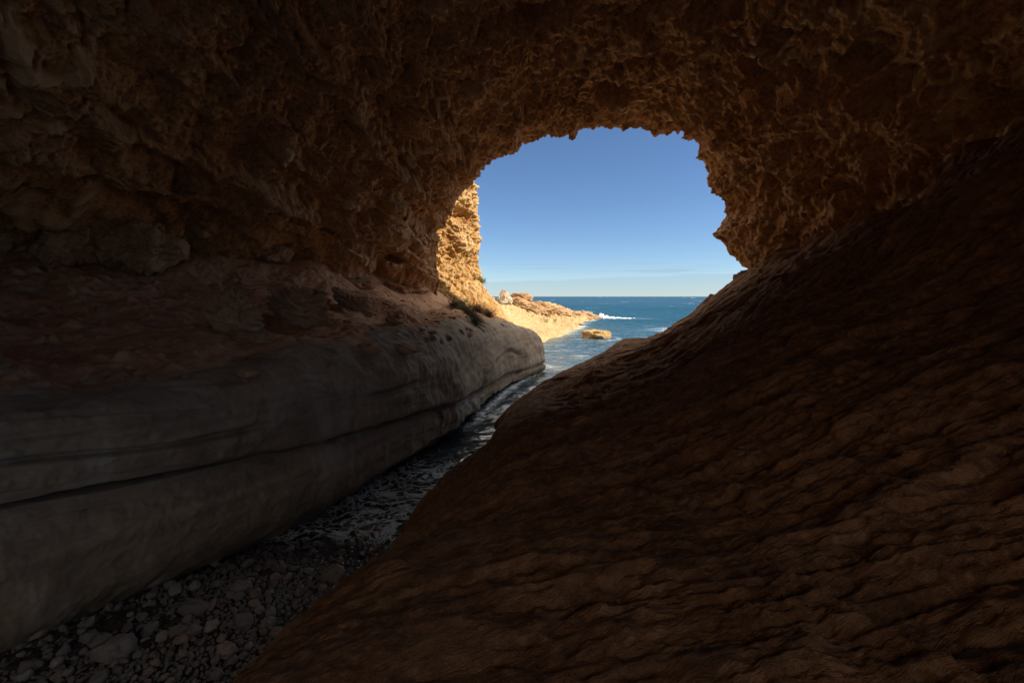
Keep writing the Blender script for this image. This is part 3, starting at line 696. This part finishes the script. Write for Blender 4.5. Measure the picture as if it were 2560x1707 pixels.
def build_rear_bounce():
    # unseen rock face added behind the viewer to bounce sunlight into the cave
    nu, nv = int(160 * RES), int(110 * RES)
    u = np.linspace(0, 1, nu); z = np.linspace(-1, 24, nv)
    V = np.stack([np.repeat((-17 + 15 * u)[None], nv, 0), np.repeat((-5.5 - 20 * u)[None], nv, 0) - 0.2 * z[:, None], np.repeat(z[:, None], nu, 1)], 2).astype(np.float32)
    N = grid_normals(V); N *= np.sign(N[..., 1].mean()); P = V.reshape(-1, 3)
    d = fbm(P, 5, 4, 0.55, 3) * 1.0 + billow(P, 1.6, 3, 0.5, 4) * 0.7
    return grid_obj("rear_bounce", (P + N.reshape(-1, 3) * d[:, None]).reshape(V.shape), M['cliff'])
build_rear_bounce()
build_roof(); build_ledge(); build_slope(); build_cliff(); build_shore(); build_bounce_shelf(); build_sea(); build_bed()

# ---------------------------------------------------------------- boulders and stones
_ico = {}
def ico(sub):
    if sub not in _ico:
        b = bmesh.new(); bmesh.ops.create_icosphere(b, subdivisions=sub, radius=1.0)
        b.verts.ensure_lookup_table()
        _ico[sub] = (np.array([v.co[:] for v in b.verts], np.float32), np.array([[v.index for v in f.verts] for f in b.faces], np.int32)); b.free()
    return _ico[sub]
def rock_verts(sub, size, seed, planes=7, rough=0.12, scale=1.0, strata=0.0, cut=0.82):
    v, f = ico(sub); v = v.copy(); rs = np.random.RandomState(seed)
    for _ in range(planes):
        n = rs.normal(size=3); n /= np.linalg.norm(n); k = cut + rs.rand() * 0.15 - 0.1
        e = v @ n - k; v -= np.where(e > 0, e, 0)[:, None] * n[None] * 0.92
    v = v * np.array(size, np.float32)
    L = float(np.mean(size)); o = seed * 3.7
    n = v / (np.linalg.norm(v, axis=1)[:, None] + 1e-6)
    d = fbm(v, L * 0.9, 2, 0.5, o) * rough * L
    if sub >= 4:
        q = v * np.array([1, 1, 1 + strata], np.float32)
        d = d + billow(q, L * 0.55 * scale, 3, 0.55, o + 3) * rough * 1.5 * L + (ridged(q, L * 0.28, 2, 0.5, o + 9) - 0.5) * rough * 0.35 * L + fbm(v, L * 0.1, 2, 0.6, o) * rough * 0.2 * L
    return v + n * d[:, None], f
def rock(name, loc, size, seed, mat, label=None, cat='boulder', group=None, sub=5, rot=(0, 0, 0), **kw):
    v, f = rock_verts(sub, size, seed, **kw)
    me = mesh_from(name, v, f); me.materials.append(mat)
    o = bpy.data.objects.new(name, me); col.objects.link(o)
    o.location = [float(c) for c in loc]; o.rotation_euler = rot
    if label: tag(o, label, cat, group)
    return o
def proj(V):
    """frame coordinates of points (level-horizon)"""
    return 512 + V[..., 0] / V[..., 1] * FPX, 296.1 - (V[..., 2] - H) / V[..., 1] * FPX
_pj = {}
def on(Vn, u, v):
    """surface point of a terrain grid that shows at (u, v): nearest grid vertex in front"""
    V = globals()[Vn]
    if Vn not in _pj:
        A = V.reshape(-1, 3); A = A[A[:, 1] > 1.0]; _pj[Vn] = (A, *proj(A))
    A, pu, pv = _pj[Vn]
    d = (pu - u) ** 2 + (pv - v) ** 2
    k = np.argpartition(d, 30)[:30]
    k = k[d[k] < d[k].min() + 4]
    return A[k[np.argmin(A[k, 1])]].astype(float)
D2 = 1024 / 2352.0
# boulders in the niche at the foot of the left wall (frame coordinates of centre, depth, half sizes)
NB = [((35, 525), 12.6, (0.75, 0.8, 1.25), "dark upright boulder under the left wall, farthest from the cave mouth"),
      ((172, 545), 13.2, (1.05, 0.9, 1.05), "broad pitted boulder on the sand bank, widest of those against the left wall"),
      ((262, 555), 13.8, (0.5, 0.7, 0.85), "narrow boulder squeezed between two bulky ones under the left wall"),
      ((345, 560), 14.2, (0.85, 0.8, 0.92), "rounded bulbous boulder with veined front where the wall hollow deepens"),
      ((497, 590), 17.0, (0.58, 0.6, 0.70), "dark blocky boulder at the head of the pale sand spill"),
      ((556, 582), 17.6, (0.46, 0.5, 0.52), "small upright boulder between the dark block and the flat-topped one"),
      ((637, 583), 18.2, (0.85, 0.6, 0.50), "low flat-topped boulder under the left wall, nearest the cave mouth")]
for k, ((u, v), Yd, sz, lb) in enumerate(NB):
    p = at(u * D2, v * D2, Yd)
    rock("boulder", p, sz, 40 + k, M['boulder'], lb, 'boulder', 'boulders at the foot of the left cave wall', sub=6, rot=(0, 0, k * 1.3), planes=14, rough=0.18, cut=0.72)
OB = [((535, 745), (0.80, 0.55, 0.62), (0.2, 0.5, 0.3), "weathered boulder at the left end of the outcrop on the sand bank"),
      ((690, 725), (1.15, 0.75, 0.85), (0.25, 0.55, 0.2), "largest craggy boulder jutting from the middle of the sand bank"),
      ((815, 705), (1.15, 0.55, 0.50), (0.1, 0.5, 0.1), "long sloping boulder on the sand bank, on the cave mouth side of the craggy one"),
      ((640, 690), (0.55, 0.4, 0.3), (0.1, 0.4, 0.2), "small dark boulder perched above the craggy one on the bank"),
      ((42, 660), (0.55, 0.45, 0.20), (0, 0.1, 0.5), "flat dark boulder lying on the bank near the broad pitted boulder"),
      ((735, 668), (0.42, 0.36, 0.30), (0.2, 0.3, 0.7), "angular block behind the craggy boulder, nearest the wall foot"),
          ((600, 775), (0.34, 0.30, 0.26), (0.1, 0.5, 0.9), "angular block in the gap between the two biggest bank boulders"),
          ((905, 735), (0.40, 0.30, 0.22), (0.1, 0.4, 0.2), "blunt block at the low end of the long sloping boulder"),
          ((480, 700), (0.28, 0.24, 0.18), (0.3, 0.2, 0.4), "small angular block uphill of the left end of the outcrop"),
      ((150, 690), (0.42, 0.2, 0.12), (0, 0.1, 0.2), "low broken slab half buried in sand below the pitted boulder"),
      ((850, 795), (0.50, 0.35, 0.16), (0, 0.15, 0.1), "flat slab on the lip of the ledge below the long sloping boulder"),
      ((925, 800), (0.55, 0.4, 0.20), (0, 0.12, -0.1), "rounded slab on the lip of the ledge, closest to the shrubs"),
      ((560, 855), (0.30, 0.25, 0.16), (0, 0.15, 0.3), "small stone block on the edge where sand meets the smooth ledge")]
for k, ((u, v), sz, rt, lb) in enumerate(OB):
    p = on('ledgeV', u * D2, (v + 6) * D2)
    rock("boulder", p + np.array([0, 0.1, sz[2] * 0.30]), tuple(q * (1.4 if k < 3 else 1.15) for q in sz), 80 + k, M['boulder'], lb, 'boulder', 'boulders on the sand bank', sub=6 if k < 3 else 5, rot=rt, planes=26, rough=0.13, strata=2.2, cut=0.50)
rock('boulder', at(746, 281, 22.2), (0.66, 0.55, 0.55), 99, M['slope'], 'dark rock knob on the crest of the right slope under the arch foot', 'boulder', None, sub=5, planes=7, rough=0.2)
rock('boulder', at(733, 289, 22.4), (0.28, 0.35, 0.25), 98, M['slope'], 'small dark rock on the slope crest just seaward of the knob', 'boulder', None, sub=4, planes=7, rough=0.2)
# small loose stones on the bank
sv_, sf_ = None, None
STM = []
for k in range(6):
    v, f = rock_verts(3, (1, 0.85, 0.6), 300 + k, planes=9, rough=0.12, cut=0.72)
    me = mesh_from("loose_stone", v, f, smooth=True); me.materials.append(M['boulder']); STM.append(me)
for k in range(150):
    u = rnd.uniform(2, 470); v = rnd.uniform(280, 385) if u < 250 else rnd.uniform(285, 335)
    p = on('ledgeV', u, v)
    if p[2] < 3.0: continue
    o = bpy.data.objects.new("loose_stone", STM[k % 6]); col.objects.link(o)
    s = 0.03 * math.exp(rnd.random() ** 1.6 * 1.5) * (1 + 0.04 * p[1]); o.scale = (s, s, s); o.location = p; o.rotation_euler = (rnd.uniform(-.3, .3), rnd.uniform(-.3, .3), rnd.uniform(0, 6))
    tag(o, "small loose brown stone scattered on the sand bank above the ledge", "stone", "loose stones on the sand bank")

# beach stones in the gully
PBM = []
for k in range(14):
    v, f = rock_verts(4, (1, rnd.uniform(0.65, 0.95), rnd.uniform(0.55, 0.85)), 500 + k, planes=3, rough=0.16, cut=0.92)
    me = mesh_from("beach_stone", v, f); me.materials.append(M['pebble']); PBM.append(me)
BIG = [((265, 1505), 0.27, "big flat pale boulder among beach stones nearest the camera"),
       ((232, 1478), 0.17, "pale porous rock leaning behind the big flat boulder"),
       ((448, 1395), 0.26, "broad pitted slab in the middle of the beach stones"),
       ((560, 1425), 0.17, "rounded pale stone right of the broad pitted slab"),
       ((555, 1340), 0.20, "flat slab lying on the landward side of the wet stones"),
       ((765, 1310), 0.24, "wet dark boulder with a hollow beside the rock slope"),
       ((640, 1290), 0.20, "wet shiny boulder on the ledge side of the wet stones"),
       ((940, 1195), 0.30, "dark wet boulder awash in foam against the rock slope"),
       ((960, 1180), 0.22, "low wet rock behind the foam-washed boulder"),
       ((520, 1500), 0.16, "pale egg-shaped stone close to the rock slope edge"),
       ((205, 1470), 0.15, "grey wedge stone at the foot of the smooth ledge"),
       ((70, 1545), 0.17, "grey block at the bottom left corner of the beach")]
placed = []
for k, ((u, v), s, lb) in enumerate(BIG):
    u, v = u * D2, v * D2; Yd = 4.35 * FPX / (v - 296.1); x = (u - 512) / FPX * Yd
    o = bpy.data.objects.new("beach_boulder", PBM[k % 14]); col.objects.link(o)
    s *= 0.70; o.scale = (s * 1.15, s, s * 1.1); o.location = (x, Yd, float(bed_z(x, Yd)) + s * 0.28); o.rotation_euler = (rnd.uniform(-.2, .2), rnd.uniform(-.2, .2), rnd.uniform(-0.5, 0.5))
    tag(o, lb, "boulder", "larger rocks among the beach stones"); placed.append((x, Yd, s))
cand = []; cells = {}
def cell_add(q):
    cells.setdefault((int(q[0] // 0.5), int(q[1] // 0.5)), []).append(q)
for q in placed: cell_add(q)
for k in range(26000):
    Yd = 4.4 * math.exp(rnd.random() * math.log(11.2 / 4.4))
    xl = float(np.interp(Yd, *XW)) - 0.25
    xr = float(np.interp(Yd, [3.5, 5, 7, 9, 11], [-1.8, -2.2, -1.9, -1.3, -0.4]))
    x = rnd.uniform(xl, xr)
    s = (0.022 if k > 1000 else 0.038) * math.exp(rnd.random() ** 1.8 * 1.0)
    if Yd > 9.2 and rnd.random() < 0.75: continue
    cx, cy = int(x // 0.5), int(Yd // 0.5)
    if any((x - a) ** 2 + (Yd - b) ** 2 < (0.74 * (s + c)) ** 2 for ix in (-1, 0, 1) for iy in (-1, 0, 1) for a, b, c in cells.get((cx + ix, cy + iy), ())): continue
    cell_add((x, Yd, s)); cand.append((x, Yd, s))
cand.sort(key=lambda c: -c[2] / c[1])
sv4 = []
for k, (x, Yd, s) in enumerate(cand[:285]):
    o = bpy.data.objects.new("beach_stone", PBM[k % 14]); col.objects.link(o)
    o.scale = (s * rnd.uniform(0.85, 1.25), s, s * rnd.uniform(0.85, 1.2)); o.location = (x, Yd, float(bed_z(x, Yd)) + s * rnd.uniform(0.25, 0.85))
    o.rotation_euler = (rnd.uniform(-.5, .5), rnd.uniform(-.5, .5), rnd.uniform(0, 6.28))
    if Yd < 7.3: tag(o, "dry grey rounded beach stone lying among the cobbles in the gully", "stone", "dry beach stones in the gully")
    else: tag(o, "wet dark rounded beach stone near the foam in the gully", "stone", "wet beach stones by the foam")
tv, tf = [], []; nv = 0
low = [rock_verts(2, (1, rnd.uniform(0.65, 0.95), rnd.uniform(0.45, 0.75)), 700 + k, planes=2, rough=0.1, cut=0.92) for k in range(8)]
for k, (x, Yd, s) in enumerate(cand[285:]):
    v, f = low[k % 8]
    R = np.array(Euler((rnd.uniform(-.5, .5), rnd.uniform(-.5, .5), rnd.uniform(0, 6.28))).to_matrix(), np.float32)
    tv.append((v * s) @ R.T + np.array([x, Yd, float(bed_z(x, Yd)) + s * rnd.uniform(0.1, 0.5)], np.float32)); tf.append(f + nv); nv += len(v)
if tv:
    me = mesh_from("pebbles", np.concatenate(tv), np.concatenate(tf)); me.materials.append(M['pebble'])
    o = bpy.data.objects.new("pebbles", me); col.objects.link(o); o["kind"] = "stuff"; o["label"] = "small dark pebbles filling gaps between the beach stones"

# ---------------------------------------------------------------- rocks out in the sun
rock("islet_rock", (9.05, 49.2, 0.30), (1.85, 1.5, 0.80), 21, M['islet'], "low flat golden rock standing alone in the sea", "rock", sub=6, planes=10, rough=0.13, strata=1.8, cut=0.72)
rock("white_crag", at(505, 294, 64) + np.array([0, 0, -0.9]), (1.9, 1.7, 1.75), 24, M['white'], "jagged whitish crag standing above the rusty rocks on the shore", "rock", sub=6, planes=22, rough=0.10, cut=0.52)
RR = [((688, 1112), 70, (1.9, 1.5, 1.35), "reddish stack with a small bush on top, next to the white crag"),
      ((650, 1140), 66, (2.2, 1.6, 1.0), "broken reddish rock at the foot of the white crag"),
      ((795, 1170), 72, (2.6, 1.8, 1.4), "dark rusty hump in the middle of the shore rocks"),
      ((740, 1165), 68, (2.0, 1.5, 0.9), "low rusty block between the bushy stack and the dark hump"),
      ((880, 1185), 80, (3.4, 2.4, 1.3), "long layered rock seaward of the dark rusty hump"),
      ((960, 1205), 86, (3.6, 2.2, 1.0), "sloping layered rock with purple streaks nearer the point"),
      ((1035, 1210), 92, (3.4, 2.0, 0.95), "outermost flat rock at the point where the wave breaks"),
      ((940, 1245), 72, (2.4, 1.3, 0.6), "low reddish rock at the water's edge below the layered rocks")]
for k, ((X, Yp), Yd, sz, lb) in enumerate(RR):
    u, v = (X / 2.24 + 1000) / 2.5, (Yp / 2.24 + 250) / 2.5
    p = at(u, v, Yd); rock("shore_rock", p + np.array([0, 0, -sz[2] * 0.2]), tuple(q * 1.05 for q in sz), 140 + k, M['red'], lb, "rock", "rusty rocks along the sunlit shore", sub=5, rot=(0, 0.12, -0.25), planes=9, rough=0.2, strata=2.5, cut=0.75)

# breaking wave at the point
def wave():
    n = 420; x = np.linspace(0, 1, n); a = np.linspace(0, math.pi, 26)
    X, A = np.meshgrid(x, a, indexing='ij')
    env = np.interp(X, [0, 0.06, 0.16, 0.4, 0.7, 1], [0.1, 1, 0.6, 0.22, 0.1, 0.02]) * (0.6 + 0.8 * np.abs(np.sin(X * 23 + 4 * X * X)))
    P = np.stack([18.0 + 10 * X, 95.5 + 1.2 * np.cos(A) * (0.4 + env), 0.62 * env * np.sin(A) - 0.12], 2).reshape(-1, 3).astype(np.float32)
    P[:, 2] += np.abs(fbm(P, 0.9, 3, 0.6, 3)) * 0.5 * env.ravel(); P[:, 1] += fbm(P, 2.0, 2, 0.5, 9) * 0.7
    o = grid_obj("breaking_wave", P.reshape(X.shape + (3,)), M['foam'], kind='stuff'); o["label"] = "white water breaking on the tip of the rocky point"
wave()

# ---------------------------------------------------------------- shrubs
def blades(name, roots, n, length, width, mat, droop, label, cat, seed, dirbias=(0, 0, 1), spread=0.7, stem=True):
    rs = np.random.RandomState(seed); V = []; F = []; c = 0
    for k in range(n):
        r = roots[rs.randint(len(roots))] + rs.normal(size=3) * np.array([0.10, 0.10, 0.03])
        d = np.array(dirbias, float) + rs.normal(size=3) * spread; d /= np.linalg.norm(d)
        L = length * rs.uniform(0.5, 1.15); side = np.cross(d, rs.normal(size=3)); side /= np.linalg.norm(side) + 1e-6
        pts = []
        for t in (0, 0.35, 0.7, 1.0):
            p = r + d * L * t + np.array([0, 0, -droop * L * t * t]); wdt = width * (1 - 0.85 * t)
            pts += [p - side * wdt, p + side * wdt]
        V += pts
        for q in range(3): F.append([c + 2 * q, c + 2 * q + 1, c + 2 * q + 3, c + 2 * q + 2])
        c += 8
    root = bpy.data.objects.new(name, None); col.objects.link(root); root.location = [float(q) for q in np.mean(roots, axis=0)]
    tag(root, label, cat)
    me = mesh_from("foliage", np.array(V) - np.mean(roots, axis=0), np.array(F)); me.materials.append(mat)
    o = bpy.data.objects.new("foliage", me); col.objects.link(o); o.parent = root
    # woody stems
    sv, sf, c = [], [], 0
    for r in roots[::max(1, len(roots) // 8)]:
        d = np.array(dirbias, float) + rs.normal(size=3) * spread * 0.6; d /= np.linalg.norm(d); b = r - np.mean(roots, axis=0)
        for t, rad in ((-0.15, 0.018), (0.3, 0.012), (0.6, 0.005)):
            for q in range(5):
                an = q / 5 * 2 * math.pi; sv.append(b + d * length * t + np.array([math.cos(an), math.sin(an), 0]) * rad)
        for s in range(2):
            for q in range(5): sf.append([c + s * 5 + q, c + s * 5 + (q + 1) % 5, c + s * 5 + 5 + (q + 1) % 5, c + s * 5 + 5 + q])
        c += 15
    me = mesh_from("stem", np.array(sv), np.array(sf)); me.materials.append(M['twig'])
    o = bpy.data.objects.new("stem", me); col.objects.link(o); o.parent = root
    return root
def z5(x, y): return (x / 2.24 + 1000) / 2.5, (y / 2.24 + 250) / 2.5
def rootpts(lst): return [on('ledgeV', *z5(x, y)) for x, y in lst]
blades("trailing_shrub", rootpts([(285, 1080), (310, 1110), (330, 1140), (350, 1170), (375, 1190), (400, 1215), (420, 1240), (300, 1150), (355, 1120)]), 2600, 0.85, 0.009, M['grass'], 0.55, "grey-green shrub trailing down the sand over the end of the ledge", "shrub", 3, (0.35, -0.2, 0.55), 0.55)
blades("dry_shrub", rootpts([(390, 1090), (415, 1110), (440, 1130), (460, 1160), (480, 1190), (495, 1210), (430, 1160)]), 1500, 0.75, 0.007, M['twig'], 0.25, "dry brown twiggy shrub at the sunlit corner of the ledge", "shrub", 4, (0.35, 0.0, 0.7), 0.6)
def farpts(lst, Y): return [at(*z5(x, y), Y) for x, y in lst]
blades("shore_bush", [on('shoreV', *z5(x, y)) for x, y in [(550, 1105), (565, 1110), (585, 1118), (565, 1120)]], 900, 0.7, 0.03, M['olive'], 0.3, "olive bush on the orange slope below the white crag", "bush", 5, (0, 0, 0.8), 0.8)
blades("shore_bush", farpts([(683, 1094), (690, 1094), (697, 1095)], 69.5), 350, 0.45, 0.03, M['olive'], 0.3, "tiny green bush on top of the reddish stack", "bush", 6, (0, 0, 0.8), 0.8)
blades("shore_bush", [on('cliffV', *z5(x, y)) for x, y in [(440, 1000), (450, 1010), (460, 1015)]], 500, 0.35, 0.02, M['olive'], 0.3, "low olive bush at the top of the orange slope beside the cliff", "bush", 7, (0, 0, 0.8), 0.8)
